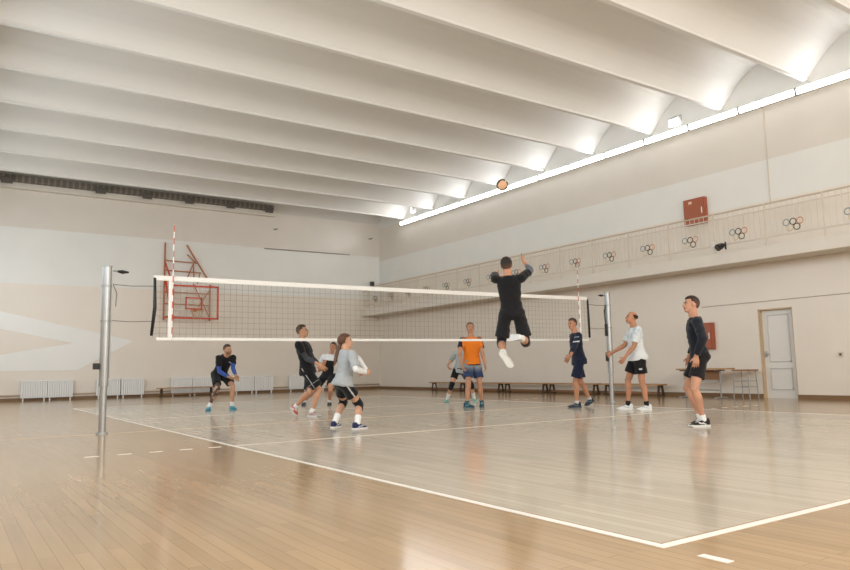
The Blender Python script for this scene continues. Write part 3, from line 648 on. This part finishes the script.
def make_person(J, h, face, gaze, look, label):
    s = h/1.8
    j = {k: V(v) for k, v in J.items()}
    fc = V(face); base = V((j['pel'].x, j['pel'].y, 0)) if not look.get('air') else V((j['pel'].x, j['pel'].y, 0))
    off = base
    bw = look.get('build', 1.0)*.95
    rh = (j['hipR']-j['hipL']).normalized(); rs = (j['shR']-j['shL']).normalized()
    spine = j['neck']-j['pel']; SL = spine.length; sd = spine.normalized()
    def frame(t):
        r = rh.lerp(rs, max(0, min(1, t))); r = (r-sd*r.dot(sd)).normalized(); return r, sd.cross(r)
    def torso_pt(t):
        r, f = frame(t)
        if t < 0:
            d0 = (j['pel']-(j['knL']+j['knR'])/2).normalized(); return j['pel']+(sd*.35+d0*.65).normalized()*SL*t-f*.012*s
        return j['pel']+sd*SL*t+f*(.022*s*math.sin(PI*max(0, min(1, t)))-.012*s)
    TR = [(-.17,.085,.085),(-.10,.155,.112),(0,.172,.122),(.14,.160,.112),(.33,.146,.098),(.52,.157,.106),(.70,.170,.110),(.84,.166,.100),(.94,.12,.086),(1.02,.066,.066)]
    def torso(mb, infl=0, t0=-1, t1=2, mw=1, raw=False):
        rr = []
        def samp(t):
            for k in range(len(TR)-1):
                if TR[k][0] <= t <= TR[k+1][0]:
                    u = (t-TR[k][0])/(TR[k+1][0]-TR[k][0]); return tuple(TR[k][i]+(TR[k+1][i]-TR[k][i])*u for i in (1,2))
            return TR[0][1:] if t < TR[0][0] else TR[-1][1:]
        ts = sorted({max(t0, min(t1, q[0])) for q in TR} | {x for x in (t0, t1) if -.5 < x < 1.5})
        for t in ts:
            w_, d_ = samp(max(t, 0) if infl and not raw else t)
            if infl and not raw and t < .1: w_, d_ = w_+.008, d_+.032*min(1, (.1-t)/.12)*look.get('bulge', .4)
            r, f = frame(t)
            rr.append(ring(torso_pt(t), r, f, (w_*mw+infl)*s*bw, (d_+infl)*s*bw, 24, .76 if infl and not raw and t < .15 and look.get('bulge', .4) > .6 else .9))
        mb.loft(rr)
    # ---- body
    mb = MB(); torso(mb)
    hu0 = (j['head']-j['neck']).normalized()
    g = V(gaze[0]*RT-gaze[1]*FW+gaze[2]*UP).normalized()
    hu = (hu0*.5+UP*.6); hu = (hu-g*hu.dot(g)).normalized()
    hr = g.cross(hu).normalized(); HC = j['head']-hu0*.012*s; hs = s*.98
    def H(x, y, z): return HC+(hr*x+g*y+hu*z)*hs
    limb(mb, j['neck']-sd*.06*s, H(0,-.02,-.03), [(0,.074*s,0),(.35,.062*s,0),(1,.058*s,0)])
    for k in 'LR':
        sg = 1 if k == 'R' else -1
        sh, el, wr = j['sh'+k], j['el'+k], j['wr'+k]
        mb.ell(sh, .062*s*bw); limb(mb, j['neck']-sd*.045*s, sh, [(0,.05*s,0),(.6,.05*s,0),(1,.052*s,0)])
        limb(mb, sh, el, [(0,.056*s*bw,0),(.35,.052*s*bw,0),(.7,.045*s,0),(1,.041*s,0)]); mb.ell(el, .041*s)
        limb(mb, el, wr, [(0,.041*s,0),(.25,.044*s,0),(.65,.034*s,0),(.92,.027*s,0),(1,.027*s,0)])
        # hand: palm, four unequal bent fingers, thumb from the side of the palm
        d = (j['ha'+k]-wr).normalized(); al = abs(d.dot(fc))
        th = fc*(1-al)+UP*al; th = (th-d*th.dot(d)).normalized()
        nrm = d.cross(th)*(-sg if True else 1); nrm = -nrm if False else nrm   # palm side
        if k in look.get('flip', ''): nrm = -nrm
        mb.loft([ring(wr+d*y*s, th, nrm, w_*s, t_*s, 14) for y, w_, t_ in ((-.015,.027,.022),(.02,.033,.018),(.055,.042,.016),(.092,.043,.014),(.10,.038,.009))])
        curl = look.get('curl', .32)
        for i, (x, L) in enumerate(((.033,.072),(.0115,.082),(-.0105,.076),(-.032,.060))):
            p = wr+(d*.092+th*x)*s; dirv = (d+th*x*4.2).normalized(); pts = [p-dirv*.01*s]; ang = curl*.5
            for fr_ in (.45,.3,.25):
                ang += curl*.8; pts.append(pts[-1]+(dirv*math.cos(ang)+nrm*math.sin(ang))*(L*fr_+(.01 if fr_ == .45 else 0))*s)
            mb.tube(pts, [.0088*s,.0086*s,.0078*s,.0064*s], 8); mb.ell(pts[-1], .0066*s, n=8, m=6)
        tp = wr+(d*.03+th*.03)*s; td = (d*.62+th*.72+nrm*.25).normalized(); t2 = (d*.85+th*.42+nrm*.35).normalized()
        pts = [tp-td*.015*s, tp+td*.032*s, tp+td*.032*s+t2*.03*s]; mb.tube(pts, [.0125*s,.0105*s,.0082*s], 8); mb.ell(pts[-1], .0085*s, n=8, m=6)
        # leg
        hp, kn, an, to = j['hip'+k], j['kn'+k], j['an'+k], j['to'+k]
        thd = (kn-hp).normalized(); shd = (an-kn).normalized()
        bk = -(fc-shd*fc.dot(shd)); bk = bk.normalized() if bk.length > .05 else -UP
        # calf bulges on the flexor side
        fl = (hp+an)/2-kn
        if fl.length > .06: bk = (fl-shd*fl.dot(shd)).normalized()
        mb.ell(hp, .095*s*bw); r_, f_ = frame(0); mb.ell(hp-f_*.035*s-UP*.0, .092*s*bw)
        limb(mb, hp, kn, [(0,.094*s*bw,0),(.3,.088*s*bw,0),(.65,.070*s,0),(.9,.058*s,0),(1,.055*s,0)])
        mb.ell(kn, .055*s); mb.ell(kn-bk*.018*s, .042*s)
        limb(mb, kn, an, [(0,.052*s,0),(.12,.053*s,.006*s),(.3,.059*s,.014*s),(.5,.051*s,.010*s),(.75,.037*s,.002*s),(.95,.034*s,0),(1,.034*s,0)], bk)
        mb.ell(an, .036*s)
        f0 = look['foot'][k]; mb.ell(an+f0[0]*.05*s-f0[1]*.05*s, (.032*s,.085*s,.024*s), (f0[0].cross(f0[1]), f0[0], f0[1]))
    # head
    ax = (hr, g, hu)
    mb.ell(H(0,-.018,.032), (.076*hs,.097*hs,.089*hs), ax, 20, 14)
    mb.ell(H(0,.022,-.03), (.062*hs,.071*hs,.085*hs), ax, 18, 12)
    mb.ell(H(0,.05,-.088), (.036*hs,.036*hs,.028*hs), ax); mb.ell(H(0,.03,-.07), (.052*hs,.045*hs,.035*hs), ax)
    mb.ell(H(0,.078,.022), (.05*hs,.018*hs,.012*hs), ax)
    mb.loft([ring(H(0,y,z), hr, g, w_*hs, d_*hs, 10) for y, z, w_, d_ in ((.088,.012,.009,.01),(.098,-.01,.011,.014),(.104,-.03,.016,.017),(.098,-.042,.014,.012))])
    mb.ell(H(0,.087,-.06), (.024*hs,.012*hs,.008*hs), ax, 10, 7); mb.ell(H(0,.085,-.071), (.021*hs,.012*hs,.008*hs), ax, 10, 7)
    for sg in (-1, 1):
        mb.ell(H(sg*.032,.066,-.018), (.022*hs,.018*hs,.014*hs), ax, 10, 7)
        mb.ell(H(sg*.077,-.006,-.005), (.011*hs,.021*hs,.032*hs), ax, 10, 8)
    me = remesh(mb, 'person', .0065, 1, off)
    sk = tuple(c*q_ for c, q_ in zip(look.get('skin', (206,158,128)), (.92,.90,.875))); hc = look.get('hair_col', (58,44,34)); tat = look.get('tattoo')
    def skin_fn(p, nrm_):
        w_ = p+off; q = w_-HC; x, y, z = q.dot(hr)/hs, q.dot(g)/hs, q.dot(hu)/hs
        f = 1+.10*noise.noise(w_*9); c = [sk[0]*f, sk[1]*f, sk[2]*f]
        if abs(z) < .14 and abs(x) < .1 and abs(y) < .14:
            if y > .07 and -.078 < z < -.053 and abs(x) < .024: c = [c[0]*.86, c[1]*.66, c[2]*.64]
            if y > .068 and .014 < z < .024 and .012 < abs(x) < .05: c = [hc[0]*1.1, hc[1]*1.1, hc[2]*1.1]
            if y > .05 and -.012 < z < .008 and .016 < abs(x) < .046: c = [v*.84 for v in c]  # eye socket shade painted into the skin colour
            if look.get('beard') and z < -.035 and y > -.02 and not (y > .07 and -.078 < z < -.053 and abs(x) < .024):
                c = [a*.45+b*.55 for a, b in zip(c, hc)]
        elif tat and (w_-j['kn'+tat]).length < .42*s and w_.z < j['hip'+tat].z-.05 and (w_-j['kn'+tat]).length < (w_-j['kn'+('L' if tat == 'R' else 'R')]).length:
            if noise.noise(w_*16) > -.12: c = [c[0]*.42, c[1]*.45, c[2]*.5]
        return lin([max(0, min(255, v)) for v in c])
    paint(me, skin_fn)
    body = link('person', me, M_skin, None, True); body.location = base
    tag(body, label, 'person', 'players on the volleyball court')
    def cloth(mb_, name, fn, vox=.009, sm=4, wr_=.004, mat=None, parent=None):
        m2 = remesh(mb_, name, vox, sm, off)
        sdv = random.random()*50
        cs = [v.co.copy() for v in m2.vertices]; ns = [v.normal.copy() for v in m2.vertices]; buf = []
        for c_, n_ in zip(cs, ns):
            w_ = c_+off+V((sdv,0,0))
            nz = (1-2.2*abs(noise.noise(V((w_.x*6+w_.z*3, w_.y*6-w_.z*2, w_.z*9)))))*.8+noise.noise(w_*22)*.35
            buf += list(c_+n_*(nz*wr_))
        m2.vertices.foreach_set('co', buf); m2.update()
        paint(m2, lambda p, n_: lin(fn(p+off)))
        return link(name, m2, mat or M_cloth, parent or body, True)
    def tpar(w_):
        q = w_-j['pel']; t = q.dot(sd)/SL; r, f = frame(t); q2 = w_-torso_pt(t); return t, q2.dot(r)/s, q2.dot(f)/s
    # ---- eyes
    for sg in (-1, 1):
        e = MB(); e.ell(H(sg*.031,.0735,-.002), .0115*hs, ax, 10, 8); m2 = e.mesh('eye', off)
        paint(m2, lambda p, n_: lin((40,30,24)) if (p+off-H(sg*.031,.085,-.002)).length < .0075*hs else lin((164,146,132)))
        link('eye', m2, M_eye, body, True)
    # ---- hair: a cap that thins to nothing below the hairline
    hk = look.get('hair', 'short'); hm = MB(); hm.ell(V((0,0,0)), 1, None, 48, 32); m2 = hm.mesh('hair'); th_ = look.get('hair_th', .021)
    for v in m2.vertices:
        d = v.co.copy(); x, y, z = d
        line = (-.8 if y < -.35 else -.3 if y < .12 else -.05 if y < .42 else .36) if hk != 'long' else (-.85 if y < .0 else -.45 if y < .25 else .1 if y < .5 else .36)
        m_ = (z-line)*6
        if hk == 'bald':
            m_ = min((z+.5)*6, (.42-z)*5, (.25-y)*6)
        m_ = max(0, min(1, m_)); hgt = (.55+.45*max(0, z)) if hk != 'long' else 1
        ext = -.004+(th_*hgt+.004+noise.noise(d*9)*.003)*m_ - (1-m_)*.012
        p = V((x*(.076+ext), y*(.097+ext)-.018, z*(.089+ext)+.032))
        v.co = H(p.x, p.y, p.z)-off
    hcol = hc
    def hair_fn(p, n_):
        z = (p+off-HC).dot(hu)/hs; m_ = 0 if hk in ('long', 'bald') else max(0, min(.38, (.07-z)*5)); k_ = 1+.3*noise.noise(p*60)
        return lin([c*k_*(1-m_)+q*m_ for c, q in zip(hcol, sk)])
    paint(m2, hair_fn)
    hair = link('hair', m2, M_hair, body, True)
    if hk == 'long':
        pt = [H(0,-.085,-.03), H(-.005,-.115,-.05), H(-.01,-.14,-.11), H(-.02,-.175,-.19), H(-.03,-.215,-.28), H(-.04,-.25,-.37)]
        mbp = MB(); mbp.tube(pt, [.024,.03,.04,.04,.03,.008], 12); m3 = remesh(mbp, 'ponytail', .007, 2, off)
        paint(m3, lambda p, n_: lin([c*(1.1+.35*noise.noise(V((p.x*60,p.y*60,p.z*8)))) for c in hcol])); po = link('ponytail', m3, M_hair, hair, True)
    # ---- shirt
    sc_ = look['shirt']; sl = look['sleeve']; fit = look.get('fit', .02)*.62+.002
    mb = MB(); torso(mb, fit, look.get('hem', -.10), 1.0, 1.0)
    r_, f_ = frame(1)
    for k in 'LR':
        sh, el, wr = j['sh'+k], j['el'+k], j['wr'+k]; L = sl[k] if isinstance(sl, dict) else sl
        mb.ell(sh, .071*s*bw); limb(mb, j['neck']-sd*.065*s, sh, [(0,.056*s,0),(.6,.058*s,0),(1,.064*s,0)])
        if L <= 1: limb(mb, sh, sh.lerp(el, L), [(0,.074*s*bw,0),(1,.069*s*bw,0)])
        else:
            limb(mb, sh, el, [(0,.072*s*bw,0),(1,.054*s,0)]); mb.ell(el, .054*s); limb(mb, el, el.lerp(wr, L-1), [(0,.054*s,0),(.5,.050*s,0),(1,.04*s,0)])
    def shirt_fn(w_):
        t, x, y = tpar(w_); return sc_(t, x, y) if callable(sc_) else sc_
    cloth(mb, look.get('shirt_name', 't_shirt'), shirt_fn, wr_=.009)
    if look.get('collar'):
        cr = MB(); c = j['neck']-sd*.015*s; rr = [ring(c+sd*z*s+f_*.004, r_, f_, (q)*s, (q+.004)*s, 24) for z, q in ((-.03,.082),(.012,.074),(.014,.066),(-.03,.066))]
        cr.loft(rr+[rr[0]], closed=False); cloth(cr, 'collar', lambda w_: look['collar'], .006, 1, .001)
    # ---- under-sleeves, arm sleeves
    for k, (a, b_, col, nm) in look.get('arms', {}).items():
        el, wr, sh = j['el'+k], j['wr'+k], j['sh'+k]; mb = MB()
        if a < 1: limb(mb, sh.lerp(el, a), el, [(0,.054*s,0),(1,.047*s,0)]); mb.ell(el, .047*s); limb(mb, el, el.lerp(wr, b_-1), [(0,.047*s,0),(.3,.049*s,0),(1,.036*s,0)])
        else: limb(mb, el.lerp(wr, a-1), el.lerp(wr, b_-1), [(0,.047*s,0),(.3,.049*s,0),(1,.034*s,0)])
        cloth(mb, nm, lambda w_: col, .007, 2, .0015)
    # ---- shorts
    so = look['shorts']; ln = look.get('short_len', .62); mb = MB(); torso(mb, .018, -.19, .13, 1, True)
    for k in 'LR':
        hp, kn = j['hip'+k], j['kn'+k]; e = hp.lerp(kn, ln); r1 = look.get('leg_w', .098)
        mb.ell(hp, .102*s*bw); r_, f_ = frame(0); mb.ell(hp-f_*.03*s, .099*s*bw)
        limb(mb, hp, e, [(0,.106*s*bw,0),(.5,.103*s*bw,0),(1,r1*s,0)])
    def leg_par(w_):
        best = min('LR', key=lambda k: (w_-j['hip'+k].lerp(j['kn'+k], .4)).length); hp, kn = j['hip'+best], j['kn'+best]
        d = kn-hp; u = (w_-hp).dot(d)/d.length_squared; r_, f_ = frame(0); q = w_-hp-d*u
        return u, q.dot(r_)/s*(1 if best == 'R' else -1), q.dot(f_)/s
    cloth(mb, 'shorts', lambda w_: so(*leg_par(w_)) if callable(so) else so, .009, 4, .007)
    # ---- knee pads, socks, shoes
    for k in look.get('pads', ''):
        hp, kn, an = j['hip'+k], j['kn'+k], j['an'+k]; mb = MB()
        limb(mb, kn.lerp(hp, .24), kn, [(0,.074*s,0),(.3,.073*s,0),(1,.068*s,0)]); mb.ell(kn, .070*s); limb(mb, kn, kn.lerp(an, .24), [(0,.068*s,0),(.8,.066*s,0),(1,.065*s,0)])
        cloth(mb, 'knee_pad', lambda w_: (26,26,30), .007, 2, .002)
    for k in 'LR':
        kn, an = j['kn'+k], j['an'+k]; sk_ = look['sock']; mb = MB(); f, u = look['foot'][k]; sdv = f.cross(u)
        if sk_[1] > 0:
            top = an.lerp(kn, sk_[1]); wide = .041 if sk_[1] < .3 else .05
            limb(mb, an-u*.02*s, top, [(0,.045*s,0),(.3,.045*s,0),(1,(wide+.005)*s,0)]); mb.ell(an, .046*s); cloth(mb, 'sock', lambda w_: sk_[0], .006, 1, .001)
        def F(x, y, z): return an+(sdv*x+f*y+u*z)*s
        mb = MB()
        mb.loft([[F(w_*math.copysign(abs(math.cos(a))**.75, math.cos(a)), y, (zt+zb)/2+(zt-zb)/2*math.copysign(abs(math.sin(a))**.75, math.sin(a))) for a in [2*PI*q/18 for q in range(18)]]
                 for y, w_, zb, zt in ((-.086,.018,-.078,-.015),(-.076,.034,-.082,.016),(-.03,.041,-.082,.022),(.015,.043,-.082,.012),(.055,.045,-.082,-.012),(.10,.050,-.082,-.032),(.14,.050,-.082,-.042),(.175,.042,-.082,-.052),(.197,.024,-.08,-.062))])
        c1, c2, c3 = look['shoe'] if not isinstance(look['shoe'], dict) else look['shoe'][k]
        def shoe_fn(w_):
            q = w_-an; y, z, x = q.dot(f)/s, q.dot(u)/s, q.dot(sdv)/s
            if -.02 < y < .09 and abs(z-(-.062+.45*(y+.02)*(1 if y < .03 else .55))) < .008 and abs(x) > .02: return c2
            if .035 < y < .11 and abs(x) < .016 and z > -.06: return c2
            return c1
        so_ = cloth(mb, 'shoe', shoe_fn, .006, 2, .0008, M_shoe)
        mb = MB(); outl = []
        for y, w_ in ((-.094,.016),(-.084,.034),(-.04,.043),(.02,.041),(.07,.046),(.12,.053),(.16,.050),(.19,.036),(.207,.016)): outl.append((y, w_))
        for (z0_, z1_) in ((-.09,-.066),):
            pts = [(w_, y) for y, w_ in outl]+[(-w_, y) for y, w_ in reversed(outl)]
            mb.loft([[F(x, y, z0_+(.012 if y > .17 else 0)) for x, y in pts], [F(x, y, z1_+(.006 if y > .17 else 0)) for x, y in pts]])
        m2 = mb.mesh('sole', off); bmx = bmesh.new(); bmx.from_mesh(m2); bmesh.ops.recalc_face_normals(bmx, faces=bmx.faces); bmx.to_mesh(m2); bmx.free(); paint(m2, lambda p, n_: lin(c3)); link('sole', m2, M_shoe, so_)
        if look.get('laces', True):
            mb = MB()
            for q in range(4): y = .045+.02*q; z = .0-.0125*q-.002; mb.tube([F(-.022,y,z-.008), F(0,y+.004,z+.001), F(.022,y,z-.008)], .004*s, 5)
            m2 = mb.mesh('laces', off); paint(m2, lambda p, n_: lin(c2)); link('laces', m2, M_shoe, so_)
    if look.get('extra'): look['extra'](locals())
    return body

def feet(J, face, stance, s, tilt=None):
    """forward and up direction of each foot"""
    out = {}
    for k in 'LR':
        an, to, kn = V(J['an'+k]), V(J['to'+k]), V(J['kn'+k]); v = (to-an).normalized(); sh = (kn-an).normalized()
        if k in stance: f = V((v.x, v.y, 0)).normalized(); u = V((0,0,1))
        else:
            w = (sh-v*sh.dot(v)).normalized(); a = math.radians(17.5); f = (v*math.cos(a)+w*math.sin(a)).normalized(); u = (w*math.cos(a)-v*math.sin(a)).normalized()
        out[k] = (f, u)
    return out
BLACK = (24,23,25); NAVY = (30,36,54); WHITE = (226,226,224); GREY = (168,170,172)
def shirtB(t, x, y):
    return BLACK
def shirtD(t, x, y):
    if t > .72 or abs(x) > .15: return (214,214,214)
    return BLACK
def shirtE(t, x, y):
    if t < -.065: return (46,34,32)
    if abs(x) > .225 : return (34,36,52)
    if t > .86 and abs(x) > .10: return (150,90,50)
    return (228,124,34)
def shirtA(t, x, y):
    if .78 < t < .81 and -.10 < x < -.05 and y > 0: return (200,200,200)
    return BLACK
def shirtH(t, x, y):
    if x < -.22 and (.64 < t < .68): return (206,214,222)
    if x < -.14 and .82 < t < .84 and y > .03: return (170,190,205)
    return NAVY
def shirtI(t, x, y): return (216,220,222) if noise.noise(V((x*22, y*22, t*9))) < .12 or t < .62 else (190,204,212)
def shortsB(u, x, y): return (186,184,180) if (x > .06 and abs(y+.01) < .006) or (.62 < u < .635) else BLACK
def shortsE(u, x, y):
    f = max(0, min(1, (u-.25)/.3)); a, b = (142,148,152), (48,64,98); return tuple(a[i]+(b[i]-a[i])*f for i in range(3))
def shortsI(u, x, y): return (210,210,210) if (.44 < u < .50 and x > .03 and .02 < y < .07) else BLACK
def shortsC(u, x, y): return (190,190,190) if (x > .08 and abs(y-.01) < .007) else BLACK
TEAL = (42,120,138)
LOOK = {
'A': dict(gaze=(.75,.65,.05), skin=(208,162,132), hair_col=(74,56,42), beard=True, shirt=shirtA, shirt_name='jersey', sleeve=.62, arms={k: (.5,1.95,(54,82,150),'arm_sleeve') for k in 'LR'}, shorts=BLACK, short_len=.72,
          tattoo='R', sock=(WHITE,.2), shoe=(TEAL,(120,190,200),(70,150,170)), label='crouching player in black with blue sleeves and teal shoes, far left of the group'),
'B': dict(gaze=(.96,.15,.2), hair_col=(62,44,32), shirt=shirtB, shirt_name='jersey', sleeve=.55, arms={'R': (.5,1.8,(62,64,70),'arm_sleeve'), 'L': (.5,1.8,(62,64,70),'arm_sleeve')}, shorts=shortsB, short_len=.84, leg_w=.108, hem=-.14, fit=.026,
          sock=(WHITE,.13), shoe={'L': ((176,92,74),(230,226,220),(206,200,196)), 'R': ((176,168,162),(176,92,74),(206,200,196))}, label='tall player in black with grey arm sleeves, stepping right'),
'C': dict(gaze=(.93,-.25,.12), skin=(212,166,138), hair='long', hair_th=.024, hair_col=(92,64,46), shirt=(166,170,172), sleeve=.85, hem=-.07, bulge=1, fit=.045, arms={k: (.7,1.95,(222,222,222),'under_sleeve') for k in 'LR'}, shorts=shortsC, short_len=.55, leg_w=.105,
          pads='LR', sock=((232,232,230),.36), shoe=((36,44,84),(196,200,206),(214,212,208)), build=.97, label='player with brown ponytail, grey shirt and black knee pads, seen from behind'),
'D': dict(gaze=(-.15,.95,.15), hair_col=(70,56,46), skin=(204,152,124), shirt=shirtD, shirt_name='jersey', sleeve=.7, shorts=BLACK, arms={'R': (1.0,1.9,(200,200,200),'under_sleeve')},
          sock=(WHITE,.15), shoe=((52,50,54),(180,180,180),(90,88,88)), label='bending player in white and black jersey, partly hidden behind the ponytailed player'),
'E': dict(gaze=(.05,.95,.28), hair_col=(92,72,56), skin=(204,154,124), shirt=shirtE, sleeve=.62, fit=.026, collar=(92,58,40), shorts=shortsE, short_len=.74, leg_w=.104, build=1.06,
          sock=((70,96,104),.12), shoe=((30,70,84),(120,170,180),(48,90,104)), label='player in bright orange shirt and blue shorts facing the camera'),
'F': dict(gaze=(.1,.95,.1), hair_col=(84,62,46), skin=(212,166,138), shirt=(160,166,166), sleeve=1.0, hem=-.12, shorts=BLACK, short_len=.5, pads='LR', sock=((226,226,224),.42), build=.95,
          shoe=((96,176,160),(210,230,224),(150,190,180)), label='player in grey shirt with black knee pads, hidden behind the orange shirt'),
'G': dict(gaze=(.12,-.95,.35), hair_col=(42,34,30), skin=(206,154,126), shirt=BLACK, sleeve=.72, fit=.028, hem=-.10, arms={'R': (.62,1.55,(98,104,112),'arm_sleeve')}, shorts=(28,27,29), short_len=.80, leg_w=.108, build=.95,
          pads='LR', sock=((224,222,218),.2), shoe=((216,216,210),(150,152,150),(228,228,224)), air=True, curl=.12, label='player in black leaping high in front of the net, seen from behind'),
'H': dict(gaze=(-.80,.58,.05), hair_col=(74,58,46), skin=(206,152,122), shirt=shirtH, shirt_name='sports_top', sleeve=1.72, hem=-.18, fit=.026, shorts=(28,36,58), short_len=.82, leg_w=.112,
          sock=((200,200,200),.10), shoe=((38,50,66),(110,130,146),(58,70,84)), label='player in navy top and navy shorts left of the right net post'),
'I': dict(gaze=(-.97,.12,.2), hair='bald', hair_col=(44,34,28), skin=(200,146,116), shirt=shirtI, sleeve=.75, hem=-.10, bulge=.75, fit=.03, shorts=shortsI, short_len=.66, leg_w=.112, build=1.05,
          sock=((30,30,32),.16), shoe=((222,224,224),(176,190,196),(226,226,224)), label='balding player in white t-shirt and black shorts right of the net post'),
'J': dict(gaze=(-.98,.08,.16), hair_col=(50,38,30), skin=(206,156,130), shirt=(26,29,38), shirt_name='sweatshirt', sleeve=1.86, hem=-.07, fit=.016, shorts=BLACK, short_len=.66, leg_w=.104, build=.94,
          sock=(WHITE,.15), shoe=((28,28,30),(214,214,210),(206,204,198)), label='player in dark long sleeved top and black shorts, rightmost and nearest the camera'),
}
for n in POSES:
    P = POSES[n]; L = LOOK[n]; L['foot'] = feet(P['j'], P['face'], P['stance'], P['h']/1.8)
    make_person(P['j'], P['h'], P['face'], L['gaze'], L, L['label'])
P_WIN, P_REAR, EXPO = 135, 780, 0.40
# ================================================================== light and view
def area(name, loc, rot, sx, sy, power, col):
    l = bpy.data.lights.new(name, 'AREA'); l.shape = 'RECTANGLE'; l.size = sx; l.size_y = sy; l.energy = power; l.color = col
    o = bpy.data.objects.new(name, l); COL.objects.link(o); o.location = loc; o.rotation_euler = rot; return o
for k, (a, b_) in enumerate(WIN):                              # daylight at the left-hand windows
    area('window_daylight', (XL+.75, (a+b_)/2, (W0+W1)/2), (0, -PI/2+.4, 0), W1-W0, b_-a, P_WIN, (.84,.93,1.0))
area('rear_fill_light', (4.5, YN+.5, 4.6), (PI/2-.25, 0, 0), 14, 3.6, P_REAR, (1.0,.95,.88))  # added warm fill lamp behind the camera; the near wall has no window
wd = bpy.data.worlds.new('world'); bpy.context.scene.world = wd; wd.use_nodes = True
wn = wd.node_tree; bg = wn.nodes['Background']
sky = wn.nodes.new('ShaderNodeTexSky'); sky.sky_type = 'HOSEK_WILKIE'; sky.turbidity = 6
wn.links.new(sky.outputs[0], bg.inputs[0]); bg.inputs[1].default_value = 1.0
sc = bpy.context.scene
sc.view_settings.view_transform = 'Standard'; sc.view_settings.look = 'None'; sc.view_settings.exposure = EXPO; sc.view_settings.gamma = 1.0
sc.cycles.max_bounces = 8; sc.cycles.diffuse_bounces = 5; sc.cycles.transparent_max_bounces = 12; sc.cycles.sample_clamp_indirect = 6

for s_ in list(bpy.data.scenes):
    if s_.name == 'remesh_scratch': bpy.data.scenes.remove(s_)
